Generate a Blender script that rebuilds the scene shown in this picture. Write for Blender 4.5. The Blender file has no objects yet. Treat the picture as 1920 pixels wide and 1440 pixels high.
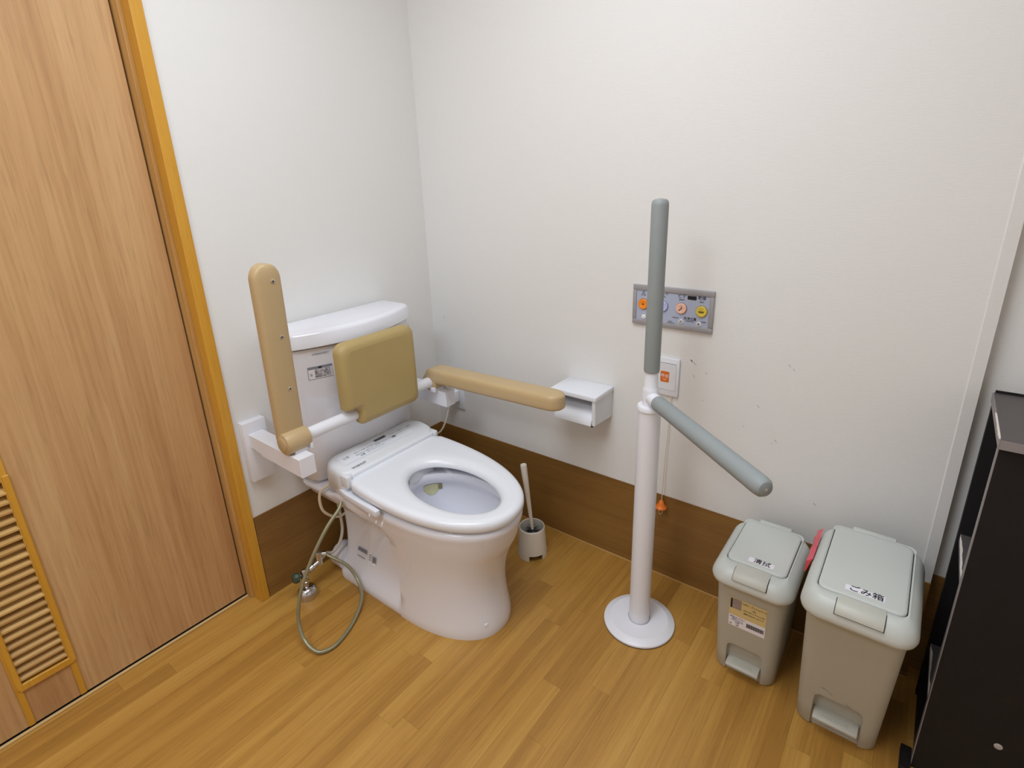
import bpy, bmesh, math, random
from mathutils import Vector, Matrix
random.seed(7)
scene = bpy.context.scene
COL = scene.collection
PI = math.pi

# ------------------------------------------------------------------ camera
cam_d = bpy.data.cameras.new('camera')
cam = bpy.data.objects.new('camera', cam_d); COL.objects.link(cam)
cam_d.sensor_fit = 'HORIZONTAL'; cam_d.sensor_width = 36.0
cam_d.lens = 1026.0 * 36.0 / 1920.0
cam_d.shift_x = 0.00175; cam_d.shift_y = -0.02773
cam_d.clip_start = 0.02
right = Vector((0.79302, 0.60825, -0.03407)); down = Vector((0.16811, -0.27225, -0.94743)); fwd = Vector((-0.58555, 0.7456, -0.31815))
R = Matrix((right, -down, -fwd)).transposed().to_4x4()
cam.matrix_world = Matrix.Translation((1.59224, -1.52206, 1.33253)) @ R
scene.camera = cam

# ------------------------------------------------------------------ world, exposure
w = bpy.data.worlds.new('world'); scene.world = w; w.use_nodes = True
w.node_tree.nodes['Background'].inputs[0].default_value = (0.9, 0.95, 1.0, 1)
w.node_tree.nodes['Background'].inputs[1].default_value = 0.3
scene.view_settings.view_transform = 'Standard'; scene.view_settings.look = 'None'
scene.view_settings.gamma = 1.0; scene.view_settings.use_curve_mapping = False
scene.view_settings.exposure = -0.09
scene.cycles.max_bounces = 10; scene.cycles.diffuse_bounces = 6

# ceiling lamps: (x, y, size, watts)
LAMPS = [(1.00, -1.00, 0.90, 14.5), (0.85, -2.25, 0.80, 16.5)]
for lx, ly, ls, lw in LAMPS:
    ld = bpy.data.lights.new('ceiling_lamp_light', 'AREA'); ld.shape = 'DISK'; ld.size = ls; ld.energy = lw
    ld.color = (0.875, 0.935, 1.0)
    lo = bpy.data.objects.new('ceiling_lamp_light', ld); COL.objects.link(lo); lo.location = (lx, ly, 2.345)

# ------------------------------------------------------------------ materials
def srgb(r, g, b):
    f = lambda v: (v/255/12.92) if v/255 <= 0.04045 else ((v/255+0.055)/1.055)**2.4
    return (f(r), f(g), f(b), 1)
MATS = {}
def mat(name, col, rough=0.5, metal=0.0, noise=0.03, nscale=12, bump=0.0, bscale=300, coat=0.0, trans=0.0, spec=0.5):
    if name in MATS: return MATS[name]
    m = bpy.data.materials.new(name); m.use_nodes = True; nt = m.node_tree; N = nt.nodes; L = nt.links
    b = N['Principled BSDF']
    b.inputs['Roughness'].default_value = rough; b.inputs['Metallic'].default_value = metal
    b.inputs['Coat Weight'].default_value = coat; b.inputs['Transmission Weight'].default_value = trans
    b.inputs['Specular IOR Level'].default_value = spec
    tc = N.new('ShaderNodeTexCoord')
    nz = N.new('ShaderNodeTexNoise'); nz.inputs['Scale'].default_value = nscale; nz.inputs['Detail'].default_value = 5
    L.new(tc.outputs['Object'], nz.inputs['Vector'])
    mx = N.new('ShaderNodeMix'); mx.data_type = 'RGBA'
    mx.inputs[6].default_value = tuple(c*(1-noise) for c in col[:3])+(1,)
    mx.inputs[7].default_value = tuple(min(1, c*(1+noise)) for c in col[:3])+(1,)
    L.new(nz.outputs['Fac'], mx.inputs[0]); L.new(mx.outputs[2], b.inputs['Base Color'])
    if bump > 0:
        n2 = N.new('ShaderNodeTexNoise'); n2.inputs['Scale'].default_value = bscale; n2.inputs['Detail'].default_value = 3
        L.new(tc.outputs['Object'], n2.inputs['Vector'])
        bp = N.new('ShaderNodeBump'); bp.inputs['Strength'].default_value = bump; bp.inputs['Distance'].default_value = 0.001
        L.new(n2.outputs['Fac'], bp.inputs['Height']); L.new(bp.outputs['Normal'], b.inputs['Normal'])
    MATS[name] = m; return m

def wall_mat(name, col):
    m = mat(name, col, rough=0.75, noise=0.012, nscale=2.5, spec=0.25); nt = m.node_tree; N = nt.nodes; L = nt.links
    b = N['Principled BSDF']; tc = N['Texture Coordinate']
    def nn(sx, sy, sz, s):
        mp = N.new('ShaderNodeMapping'); mp.inputs['Scale'].default_value = (sx, sy, sz); L.new(tc.outputs['Object'], mp.inputs['Vector'])
        t = N.new('ShaderNodeTexNoise'); t.inputs['Scale'].default_value = s; t.inputs['Detail'].default_value = 4; L.new(mp.outputs[0], t.inputs['Vector']); return t
    a = nn(0.25, 0.25, 3, 160); c = nn(3, 3, 0.35, 130)
    ad = N.new('ShaderNodeMath'); ad.operation = 'ADD'; L.new(a.outputs['Fac'], ad.inputs[0]); L.new(c.outputs['Fac'], ad.inputs[1])
    bp = N.new('ShaderNodeBump'); bp.inputs['Strength'].default_value = 0.30; bp.inputs['Distance'].default_value = 0.0012
    L.new(ad.outputs[0], bp.inputs['Height']); L.new(bp.outputs['Normal'], b.inputs['Normal'])
    return m

def wood_mat(name, c0, c1, c2, axis='Z', scale=1.0, rough=0.45, rand=0.0, streak=1.0, fine=0.5, dark=None, bump=0.15):
    """wood: grain runs along axis"""
    m = bpy.data.materials.new(name); m.use_nodes = True; nt = m.node_tree; N = nt.nodes; L = nt.links
    b = N['Principled BSDF']; b.inputs['Roughness'].default_value = rough
    tc = N.new('ShaderNodeTexCoord'); oi = N.new('ShaderNodeObjectInfo')
    off = N.new('ShaderNodeVectorMath'); off.operation = 'ADD'
    comb = N.new('ShaderNodeCombineXYZ')
    if rand > 0:
        mu = N.new('ShaderNodeMath'); mu.operation = 'MULTIPLY'; mu.inputs[1].default_value = 37.0; L.new(oi.outputs['Random'], mu.inputs[0])
        for i in range(3): L.new(mu.outputs[0], comb.inputs[i])
    L.new(tc.outputs['Object'], off.inputs[0]); L.new(comb.outputs[0], off.inputs[1])
    def noise(lo, hi, s, det=4, dist=0.0):
        mp = N.new('ShaderNodeMapping')
        sc = {'X': (lo, hi, hi), 'Y': (hi, lo, hi), 'Z': (hi, hi, lo)}[axis]
        mp.inputs['Scale'].default_value = sc; L.new(off.outputs[0], mp.inputs['Vector'])
        t = N.new('ShaderNodeTexNoise'); t.inputs['Scale'].default_value = s*scale; t.inputs['Detail'].default_value = det
        t.inputs['Distortion'].default_value = dist; L.new(mp.outputs[0], t.inputs['Vector']); return t
    n1 = noise(0.10, 1.6, 6, 3, 0.6); n2 = noise(0.06, 3.0, 42, 4, 0.2); n3 = noise(0.05, 1.0, 260, 2)
    cr = N.new('ShaderNodeValToRGB'); e = cr.color_ramp.elements
    e[0].position = 0.32; e[0].color = c0; e[1].position = 0.68; e[1].color = c2
    k = e.new(0.5); k.color = c1
    mixf = N.new('ShaderNodeMath'); mixf.operation = 'MULTIPLY_ADD'; L.new(n2.outputs['Fac'], mixf.inputs[0]); mixf.inputs[1].default_value = 0.55*streak
    L.new(n1.outputs['Fac'], mixf.inputs[2])
    sub = N.new('ShaderNodeMath'); sub.operation = 'SUBTRACT'; sub.inputs[1].default_value = 0.275*streak; L.new(mixf.outputs[0], sub.inputs[0])
    fac = sub
    if rand > 0:
        rr = N.new('ShaderNodeMath'); rr.operation = 'MULTIPLY_ADD'; L.new(oi.outputs['Random'], rr.inputs[0]); rr.inputs[1].default_value = rand
        s2 = N.new('ShaderNodeMath'); s2.operation = 'SUBTRACT'; s2.inputs[1].default_value = rand*0.5; L.new(sub.outputs[0], s2.inputs[0])
        L.new(s2.outputs[0], rr.inputs[2]); fac = rr
    L.new(fac.outputs[0], cr.inputs['Fac'])
    # fine dark pores
    pr = N.new('ShaderNodeValToRGB'); pe = pr.color_ramp.elements; pe[0].position = 0.30; pe[0].color = (1-fine, 1-fine, 1-fine, 1); pe[1].position = 0.46; pe[1].color = (1, 1, 1, 1)
    L.new(n3.outputs['Fac'], pr.inputs['Fac'])
    mx = N.new('ShaderNodeMix'); mx.data_type = 'RGBA'; mx.blend_type = 'MULTIPLY'; mx.inputs[0].default_value = 1
    L.new(cr.outputs[0], mx.inputs[6]); L.new(pr.outputs[0], mx.inputs[7]); L.new(mx.outputs[2], b.inputs['Base Color'])
    bp = N.new('ShaderNodeBump'); bp.inputs['Strength'].default_value = bump; bp.inputs['Distance'].default_value = 0.0006
    L.new(n3.outputs['Fac'], bp.inputs['Height']); L.new(bp.outputs['Normal'], b.inputs['Normal'])
    MATS[name] = m; return m

M_wall = wall_mat('wallpaper', srgb(226, 225, 223))
M_ceil = mat('ceiling_paint', srgb(232, 232, 228), 0.9)
M_floor = wood_mat('floor_print', srgb(160, 115, 50), srgb(177, 131, 60), srgb(190, 146, 72), 'Y', 1.0, 0.38, 0.085, 0.75, 0.14, bump=0.08)
M_base = wood_mat('baseboard_wood', srgb(124, 88, 40), srgb(136, 98, 46), srgb(144, 106, 52), 'X', 1.0, 0.5, 0, 0.7, 0.15)
M_baseL = wood_mat('baseboard_wood_left', srgb(124, 88, 40), srgb(136, 98, 46), srgb(144, 106, 52), 'Y', 1.0, 0.5, 0, 0.7, 0.15)
M_leaf = wood_mat('door_veneer', srgb(178, 134, 88), srgb(192, 150, 102), srgb(203, 164, 116), 'Z', 0.8, 0.5, 0, 0.9, 0.13)
M_case = wood_mat('casing_wood', srgb(194, 138, 40), srgb(203, 148, 48), srgb(211, 158, 58), 'Z', 1.0, 0.4, 0, 0.7, 0.12)
M_caseD = wood_mat('casing_wood_stop', srgb(178, 132, 70), srgb(192, 148, 86), srgb(204, 162, 98), 'Z', 1.0, 0.5, 0, 0.7, 0.12)
M_slat = wood_mat('slat_wood', srgb(178, 136, 74), srgb(194, 152, 88), srgb(206, 166, 100), 'Y', 1.0, 0.5, 0.2, 0.8, 0.12)
M_porc = mat('porcelain', srgb(229, 230, 238), 0.09, noise=0.005, coat=0.3)
M_porcin = mat('porcelain_bowl', srgb(222, 226, 228), 0.08, noise=0.02, coat=0.3)
M_plast = mat('white_plastic', srgb(227, 230, 237), 0.25, noise=0.006)
M_unit = mat('warm_white_plastic', srgb(220, 222, 226), 0.32, noise=0.006)
M_powder = mat('white_powder_coat', srgb(228, 229, 236), 0.35, noise=0.01)
M_tan = mat('tan_urethane', srgb(188, 163, 122), 0.38, noise=0.03, nscale=25, bump=0.08, bscale=500)
M_tan2 = mat('olive_tan_urethane', srgb(172, 150, 98), 0.5, noise=0.06, nscale=9, bump=0.08, bscale=400)
M_grey = mat('grey_urethane', srgb(142, 149, 150), 0.55, noise=0.03, nscale=30, bump=0.1, bscale=600)
M_chrome = mat('chrome', srgb(205, 205, 208), 0.12, metal=1.0)
M_steel = mat('steel_screw', srgb(214, 208, 196), 0.35, metal=1.0)
M_black = mat('black_void', srgb(14, 14, 16), 0.6)
M_dark = mat('dark_gap', srgb(46, 44, 46), 0.7)
M_green = mat('green_handle', srgb(54, 74, 60), 0.3)
M_hose = None
M_cream = mat('cream_plastic', srgb(222, 214, 196), 0.4)
M_brushw = mat('brush_plastic', srgb(222, 216, 204), 0.35)
M_bristle = mat('bristle', srgb(26, 28, 36), 0.8)
M_bin = mat('bin_plastic', srgb(176, 173, 160), 0.5, noise=0.02, bump=0.12, bscale=900)
M_lid = mat('bin_lid_plastic', srgb(198, 203, 199), 0.38, noise=0.015, bump=0.05, bscale=900)
M_pedal = mat('pedal_plastic', srgb(180, 178, 168), 0.45)
M_catch = mat('catch_plastic', srgb(190, 191, 182), 0.42)
M_shelf = mat('shelf_laminate', srgb(25, 23, 25), 0.6, noise=0.15, nscale=30, bump=0.1, bscale=700, spec=0.3)
M_shelft = mat('shelf_top_laminate', srgb(84, 78, 78), 0.5, noise=0.08, nscale=20)
M_edge = mat('shelf_edge_band', srgb(138, 132, 132), 0.5)
M_chip = mat('chipped_chipboard', srgb(222, 214, 206), 0.8, noise=0.15, nscale=80)
M_cap = mat('screw_cap', srgb(176, 170, 166), 0.5)
M_orange = mat('orange_plastic', srgb(236, 124, 40), 0.35)
M_orange2 = mat('orange_sign', srgb(214, 106, 22), 0.4)
M_panelf = mat('panel_frame_metal', srgb(160, 158, 162), 0.35, metal=0.15)
M_panel = mat('panel_face', srgb(172, 180, 202), 0.4)
M_white = mat('white_print', srgb(238, 236, 234), 0.5)
M_btno = mat('button_orange', srgb(240, 140, 40), 0.3)
M_btnp = mat('button_pink', srgb(238, 190, 168), 0.3)
M_btnb = mat('button_blue', srgb(176, 186, 232), 0.3)
M_btny = mat('button_yellow', srgb(222, 196, 80), 0.3)
M_ink = mat('ink', srgb(36, 36, 40), 0.6)
M_inkg = mat('grey_ink', srgb(120, 124, 134), 0.6)
M_inkl = mat('light_ink', srgb(160, 164, 172), 0.6)
M_paper = mat('label_paper', srgb(232, 230, 238), 0.6)
M_yellow = mat('label_yellow', srgb(214, 192, 134), 0.6)
M_photo = mat('label_photo', srgb(150, 138, 132), 0.6, noise=0.3, nscale=90)
M_scuff = mat('scuff', srgb(110, 96, 78), 0.9)
M_cord = mat('cord_string', srgb(214, 200, 160), 0.8)
M_pink = mat('pink_bag', srgb(214, 84, 100), 0.3, noise=.25, nscale=20)
M_stain = mat('stain', srgb(204, 202, 158), 0.3, noise=.1, nscale=60)
M_stainb = mat('stain_brown', srgb(140, 134, 96), 0.4)
M_tp = mat('paper_roll', srgb(226, 226, 232), 0.85)
M_clear = mat('clear_label', srgb(206, 186, 160), 0.3)
M_glow = bpy.data.materials.new('lamp_diffuser'); M_glow.use_nodes = True
_b = M_glow.node_tree.nodes['Principled BSDF']; _b.inputs['Base Color'].default_value = (0.9, 0.9, 0.9, 1)
_b.inputs['Emission Color'].default_value = (0.875, 0.935, 1, 1); _b.inputs['Emission Strength'].default_value = 3.0

def hose_mat():
    m = mat('braided_hose', srgb(146, 144, 116), 0.28, metal=0.4, noise=0.05)
    nt = m.node_tree; N = nt.nodes; L = nt.links; b = N['Principled BSDF']; tc = N['Texture Coordinate']
    wv = N.new('ShaderNodeTexWave'); wv.inputs['Scale'].default_value = 260; wv.bands_direction = 'DIAGONAL'; L.new(tc.outputs['Object'], wv.inputs['Vector'])
    bp = N.new('ShaderNodeBump'); bp.inputs['Strength'].default_value = 0.35; bp.inputs['Distance'].default_value = 0.0006
    L.new(wv.outputs['Fac'], bp.inputs['Height']); L.new(bp.outputs['Normal'], b.inputs['Normal']); return m
M_hose = hose_mat()

# ------------------------------------------------------------------ object helpers
def empty(name, loc, label=None, cat=None, group=None, kind=None, rotz=0.0):
    o = bpy.data.objects.new(name, None); COL.objects.link(o); o.location = loc; o.rotation_euler = (0, 0, rotz)
    o.empty_display_size = 0.05
    tag(o, label, cat, group, kind); return o
def tag(o, label=None, cat=None, group=None, kind=None):
    if label: o['label'] = label
    if cat: o['category'] = cat
    if group: o['group'] = group
    if kind: o['kind'] = kind
    return o
WLOC = {}
def wloc(o):
    v = Vector((0, 0, 0))
    while o is not None:
        v = v + o.location; o = o.parent
    return v
def link(name, bm, m, parent=None, smooth=False, label=None, origin=None, angle=35):
    """bm given in WORLD coordinates; parents here carry translation only"""
    bmesh.ops.recalc_face_normals(bm, faces=bm.faces)
    if origin is None:
        if len(bm.verts):
            xs = [v.co for v in bm.verts]
            origin = Vector([(min(c[i] for c in xs)+max(c[i] for c in xs))/2 for i in range(3)])
        else: origin = Vector((0, 0, 0))
    bmesh.ops.translate(bm, verts=bm.verts, vec=-Vector(origin))
    me = bpy.data.meshes.new(name); bm.to_mesh(me); bm.free()
    if isinstance(m, (list, tuple)):
        for q in m: me.materials.append(q)
    else: me.materials.append(m)
    if smooth:
        for p in me.polygons: p.use_smooth = True
        try: me.set_sharp_from_angle(angle=math.radians(angle))
        except Exception: pass
    o = bpy.data.objects.new(name, me); COL.objects.link(o)
    o.parent = parent
    o.location = Vector(origin) - (wloc(parent) if parent else Vector((0, 0, 0)))
    if label: o['label'] = label
    return o
def box(bm, a, b, bev=0.0, seg=2, mi=0):
    g = bmesh.ops.create_cube(bm, size=1.0); vs = g['verts']
    for v in vs:
        v.co = Vector([(a[i]+b[i])/2 + v.co[i]*(b[i]-a[i]) for i in range(3)])
    fs = set(f for v in vs for f in v.link_faces)
    for f in fs: f.material_index = mi
    if bev > 0:
        es = set(e for v in vs for e in v.link_edges)
        bmesh.ops.bevel(bm, geom=list(es), offset=bev, segments=seg, profile=0.5, affect='EDGES')
    return bm
def nbox(name, a, b, m, parent=None, bev=0.0, seg=2, **k):
    bm = bmesh.new(); box(bm, a, b, bev, seg); return link(name, bm, m, parent, smooth=bev > 0, **k)
def frame_for(d):
    d = Vector(d).normalized(); u = Vector((0, 0, 1)) if abs(d.z) < 0.95 else Vector((1, 0, 0))
    x = d.cross(u).normalized(); y = d.cross(x).normalized(); return x, y
def rings(bm, rs, cap0=True, cap1=True, close=True):
    """rs: list of lists of points -> skin"""
    vr = [[bm.verts.new(p) for p in r] for r in rs]
    n = len(vr[0])
    for a, b in zip(vr[:-1], vr[1:]):
        for i in range(n if close else n-1):
            j = (i+1) % n; bm.faces.new((a[i], a[j], b[j], b[i]))
    if cap0: bm.faces.new(vr[0])
    if cap1: bm.faces.new(vr[-1])
    return vr
def lathe(bm, c, d, prof, n=32, cap0=True, cap1=True):
    """prof: (radius, distance along d)"""
    c = Vector(c); d = Vector(d).normalized(); x, y = frame_for(d)
    rs = [[c + d*h + (x*math.cos(2*PI*i/n) + y*math.sin(2*PI*i/n))*max(r, 1e-4) for i in range(n)] for r, h in prof]
    rings(bm, rs, cap0, cap1)
def catmull(P, n=8):
    P = [Vector(p) for p in P]; out = []
    Q = [P[0]*2-P[1]] + P + [P[-1]*2-P[-2]]
    for i in range(1, len(Q)-2):
        for k in range(n):
            t = k/n; a, b, c, d = Q[i-1], Q[i], Q[i+1], Q[i+2]
            out.append(0.5*((2*b) + (c-a)*t + (2*a-5*b+4*c-d)*t*t + (3*b-a-3*c+d)*t**3))
    out.append(P[-1]); return out
def tube(bm, pts, r, n=12, cap=True):
    rs = []; x = None
    for i, p in enumerate(pts):
        d = (pts[min(i+1, len(pts)-1)] - pts[max(i-1, 0)]).normalized()
        if x is None: x, y = frame_for(d)
        else:
            x = (x - d*x.dot(d)).normalized(); y = d.cross(x)
        rad = r(i/(len(pts)-1)) if callable(r) else r
        rs.append([p + (x*math.cos(2*PI*k/n) + y*math.sin(2*PI*k/n))*rad for k in range(n)])
    rings(bm, rs, cap, cap)
def prism(bm, poly, axis, lo, hi, bev=0.0, seg=2):
    """extrude 2D poly; axis 'x': poly in (y,z); 'y': (x,z); 'z': (x,y)"""
    def P(a, b, h): return {'x': (h, a, b), 'y': (a, h, b), 'z': (a, b, h)}[axis]
    v0 = [bm.verts.new(P(a, b, lo)) for a, b in poly]; v1 = [bm.verts.new(P(a, b, hi)) for a, b in poly]
    n = len(poly); bm.faces.new(v0); bm.faces.new(v1)
    es = []
    for i in range(n): bm.faces.new((v0[i], v0[(i+1) % n], v1[(i+1) % n], v1[i]))
    if bev > 0:
        es = set(e for v in v0 for e in v.link_edges if e.other_vert(v) in v0) | set(e for v in v1 for e in v.link_edges if e.other_vert(v) in v1)
        bmesh.ops.bevel(bm, geom=list(es), offset=bev, segments=seg, profile=0.5, affect='EDGES')
def rrect(x0, x1, y0, y1, r, n=5):
    out = []
    for cx, cy, a0 in ((x1-r, y1-r, 0), (x0+r, y1-r, 90), (x0+r, y0+r, 180), (x1-r, y0+r, 270)):
        for k in range(n+1):
            a = math.radians(a0+90*k/n); out.append((cx+r*math.cos(a), cy+r*math.sin(a)))
    return out
def text(body, size, loc, xdir, ydir, m, parent, name='lettering', align='CENTER', depth=0.0002, sx=1.0, bold=0.0, skew=0.0, fit=0.0):
    """flat printed words, turned into a mesh lying at loc with its x along xdir and its y along ydir"""
    cu = bpy.data.curves.new(name, 'FONT'); cu.body = body; cu.size = size; cu.align_x = align; cu.align_y = 'CENTER'
    cu.extrude = depth; cu.resolution_u = 2; cu.offset = bold
    to = bpy.data.objects.new(name, cu); COL.objects.link(to)
    dg = bpy.context.evaluated_depsgraph_get(); me = bpy.data.meshes.new_from_object(to.evaluated_get(dg))
    bpy.data.objects.remove(to)
    X = Vector(xdir).normalized(); Y = (Vector(ydir) - X*Vector(ydir).dot(X)).normalized(); Z = X.cross(Y)
    if fit: sx = fit/max(1e-6, max(v.co.x for v in me.vertices)-min(v.co.x for v in me.vertices))
    for v in me.vertices: v.co = X*(v.co.x*sx + skew*v.co.y) + Y*v.co.y + Z*v.co.z
    me.materials.clear(); me.materials.append(m); me.name = name
    o = bpy.data.objects.new(name, me); COL.objects.link(o); o.parent = parent
    o.location = Vector(loc) - (wloc(parent) if parent else Vector((0, 0, 0))); return o

# ================================================================== ROOM
CEIL = 2.40; XR = 2.70; YF = -3.10
STEP = 1.722      # the back wall ends in a corner here and steps back
fl = nbox('floor', (-0.20, YF-0.1, -0.08), (XR+0.1, 0.15, -0.0012), M_floor); tag(fl, kind='structure')
# vinyl strips, butted closely, grain along y
SW = 0.0575; sx = -0.05; pl = {}
rnd = random.Random(3)
while sx < XR-0.001:
    x1 = min(sx+SW, XR)
    y = 0.0 - rnd.choice([0.0, 0.15, 0.3, 0.45, 0.6]); first = True
    ytop = 0.05
    yy = ytop; ln = 0.12 + rnd.random()*0.75
    while yy > YF+0.001:
        y0 = max(yy-ln, YF)
        w_ = x1-sx-0.0003; l_ = yy-y0-0.0003
        key = (round(w_, 5), round(l_, 5))
        if key not in pl:
            bm = bmesh.new(); box(bm, (-w_/2, -l_/2, -0.0015), (w_/2, l_/2, 0.0))
            me = bpy.data.meshes.new('floor_strip'); bm.to_mesh(me); bm.free(); me.materials.append(M_floor); pl[key] = me
        o = bpy.data.objects.new('floor_strip', pl[key]); COL.objects.link(o); o.parent = fl
        o.location = Vector(((sx+x1)/2, (yy+y0)/2, 0.0)) - fl.location
        yy = y0; ln = rnd.choice([0.62, 0.78, 0.9, 1.1])
    sx = x1
def structbox(name, a, b, m):
    o = nbox(name, a, b, m); tag(o, kind='structure'); return o
# left wall: behind toilet, with the door opening beyond y=-0.889
DOOR_Y0 = -0.889; DOOR_Y1 = -2.25
bm = bmesh.new()
box(bm, (-0.15, -0.860, 0), (0.0, 0.0, CEIL))
box(bm, (-0.15, DOOR_Y1-0.03, 2.05), (0.0, -0.860, CEIL))
box(bm, (-0.15, YF-0.1, 0), (0.0, DOOR_Y1-0.03, CEIL))
wl = link('wall_left', bm, M_wall); tag(wl, kind='structure')
# back wall: flat up to the corner bead, then steps back
bm = bmesh.new()
poly = [(-0.15, 0.15), (-0.15, 0.0), (1.696, 0.0), (1.699, -0.0012), (1.722, 0.0022), (1.722, 0.045), (XR+0.1, 0.045), (XR+0.1, 0.15)]
prism(bm, poly, 'z', 0.0, CEIL)
wb = link('wall_back', bm, M_wall); tag(wb, kind='structure')
structbox('wall_right', (XR, YF-0.1, 0), (XR+0.1, 0.045, CEIL), M_wall)
structbox('wall_front', (-0.15, YF-0.1, 0), (XR+0.1, YF, CEIL), M_wall)
structbox('ceiling', (-0.2, YF-0.1, CEIL), (XR+0.1, 0.15, CEIL+0.08), M_ceil)
BH = 0.31
structbox('baseboard_left', (0.0, -0.858, 0.0), (0.004, 0.0, BH), M_baseL)
structbox('baseboard_back', (0.004, -0.004, 0.0), (STEP, 0.0, BH), M_base)
structbox('baseboard_alcove', (STEP, 0.041, 0.0), (XR, 0.045, BH), M_base)['kind'] = 'structure'
# thin sealing bead at the foot of the back baseboard
structbox('trim_2', (0.004, -0.0065, 0.0), (STEP, -0.004, 0.003), mat('sealant', srgb(196, 160, 104), 0.5))
# seam in the wallpaper
for i, (a, b, c, d) in enumerate([(1.072, .790, 1.078, .783), (1.078, .785, 1.092, .775), (1.083, .745, 1.088, .735), (1.118, .760, 1.124, .752),
    (1.332, .824, 1.340, .816), (1.345, .815, 1.349, .808), (1.266, .692, 1.276, .683), (1.322, .600, 1.330, .592), (1.316, .588, 1.318, .584),
    (0.067, .795, 0.067, .782), (0.599, .517, 0.5995, .503), (1.115, .672, 1.118, .668), (1.262, .276, 1.270, .268), (1.44, .44, 1.448, .432), (1.237, .62, 1.239, .616)]):
    bm = bmesh.new(); t = 0.0009 if i not in (0,) else 0.003
    dx, dz = c-a, d-b; l = math.hypot(dx, dz); nx, nz = -dz/l*t, dx/l*t
    vs = [bm.verts.new(p) for p in ((a+nx*.3, -0.0004, b+nz*.3), (a-nx*.3, -0.0004, b-nz*.3), (c-nx*.15, -0.0004, d-nz*.15), ((a+c)/2+nx, -0.0004, (b+d)/2+nz))]
    bm.faces.new(vs); g = bmesh.ops.extrude_face_region(bm, geom=bm.faces[:]); bmesh.ops.translate(bm, verts=[v for v in g['geom'] if isinstance(v, bmesh.types.BMVert)], vec=(0, 0.0003, 0))
    link('scuff_mark', bm, M_scuff, wb)

# ceiling lamps (housings of the lights above)
for i, (lx, ly, ls, lw) in enumerate(LAMPS):
    t = empty('ceiling_lamp', (lx, ly, CEIL), ['round white ceiling lamp above the toilet', 'round white ceiling lamp nearer the room entrance'][i], 'lamp', 'ceiling lamps')
    bm = bmesh.new(); lathe(bm, (lx, ly, CEIL), (0, 0, -1), [(ls/2+0.02, 0), (ls/2+0.02, 0.03), (ls/2+0.004, 0.036)], 40); link('lamp_housing', bm, M_powder, t, True)
    bm = bmesh.new(); lathe(bm, (lx, ly, CEIL-0.037), (0, 0, -1), [(ls/2, 0), (ls/2, 0.006), (ls/2-0.02, 0.010)], 40); link('diffuser', bm, M_glow, t, True)

# ------------------------------------------------------------------ door
XL = -0.073
# casing post on the wall face and the reveal
o = nbox('trim_1', (-0.040, -0.889, 0.0), (0.006, -0.860, CEIL-0.2), M_case, bev=0.0015, seg=1); tag(o, kind='structure')
o = nbox('trim_3', (-0.13, -0.898, 0.0), (-0.0402, -0.860, CEIL-0.2), M_caseD, bev=0.001, seg=1); tag(o, kind='structure')
o = nbox('trim_4', (-0.13, DOOR_Y1-0.03, CEIL-0.2), (0.006, -0.860, CEIL-0.14), M_case, bev=0.0015, seg=1); tag(o, kind='structure')
o = nbox('trim_5', (-0.13, DOOR_Y1-0.03, 0.0), (0.006, DOOR_Y1, CEIL-0.2), M_case, bev=0.0015, seg=1); tag(o, kind='structure')
# light strip under the leaf
o = nbox('trim_6', (XL+0.003, DOOR_Y1, 0.0), (XL+0.012, -0.899, 0.0025), mat('track_strip', srgb(206, 176, 124), 0.4)); tag(o, kind='structure')
o = nbox('door_gap_shade', (XL-0.036, DOOR_Y1, 0.0), (XL+0.003, -0.899, 0.0012), M_black); tag(o, kind='structure')  # black strip painting in the shade of the gap below the leaf
door = empty('door_1', (XL, -1.5, 0.0), kind='structure')
LY0, LY1, LZ0, LZ1 = -1.472, -1.360, 0.132, 0.688     # louvre opening
bm = bmesh.new()
box(bm, (XL-0.035, LY1, 0.007), (XL, -0.903, CEIL-0.2))
box(bm, (XL-0.035, DOOR_Y1, 0.007), (XL, LY0, CEIL-0.2))
box(bm, (XL-0.035, LY0, 0.007), (XL, LY1, LZ0))
box(bm, (XL-0.035, LY0, LZ1), (XL, LY1, CEIL-0.2))
box(bm, (XL-0.034, LY0, LZ0), (XL-0.030, LY1, LZ1))
link('door_leaf', bm, M_leaf, door)
# vertical beads and louvre frame
for y in (-1.371, -1.484):
    nbox('bead', (XL, y, 0.007), (XL+0.0035, y+0.014, CEIL-0.2), M_case, door, bev=0.001, seg=1)
nbox('louver_stile', (XL-0.02, LY1-0.008, LZ0-0.008), (XL+0.007, LY1+0.005, LZ1+0.004), M_case, door, bev=0.0015, seg=1)
nbox('louver_stile', (XL-0.02, LY0-0.008, LZ0-0.008), (XL+0.007, LY0+0.005, LZ1+0.004), M_case, door, bev=0.0015, seg=1)
nbox('louver_rail', (XL-0.02, LY0-0.004, LZ0-0.014), (XL+0.0065, LY1+0.002, LZ0+0.006), M_case, door, bev=0.0015, seg=1)
nbox('louver_rail', (XL-0.02, LY0-0.004, LZ1-0.012), (XL+0.003, LY1+0.002, LZ1+0.008), M_caseD, door, bev=0.0015, seg=1)
bm = bmesh.new()
prism(bm, [(-0.016, 0.008), (0.008, -0.006), (0.008, -0.001), (-0.014, 0.013)], 'y', LY0, LY1-0.006, bev=0.001, seg=1)
sl = bpy.data.meshes.new('slat'); bmesh.ops.recalc_face_normals(bm, faces=bm.faces); bm.to_mesh(sl); bm.free(); sl.materials.append(M_slat)
for k in range(21):
    o = bpy.data.objects.new('slat', sl); COL.objects.link(o); o.parent = door
    o.location = Vector((XL-0.004, 0, 0.152+0.0249*k)) - door.location

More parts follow.
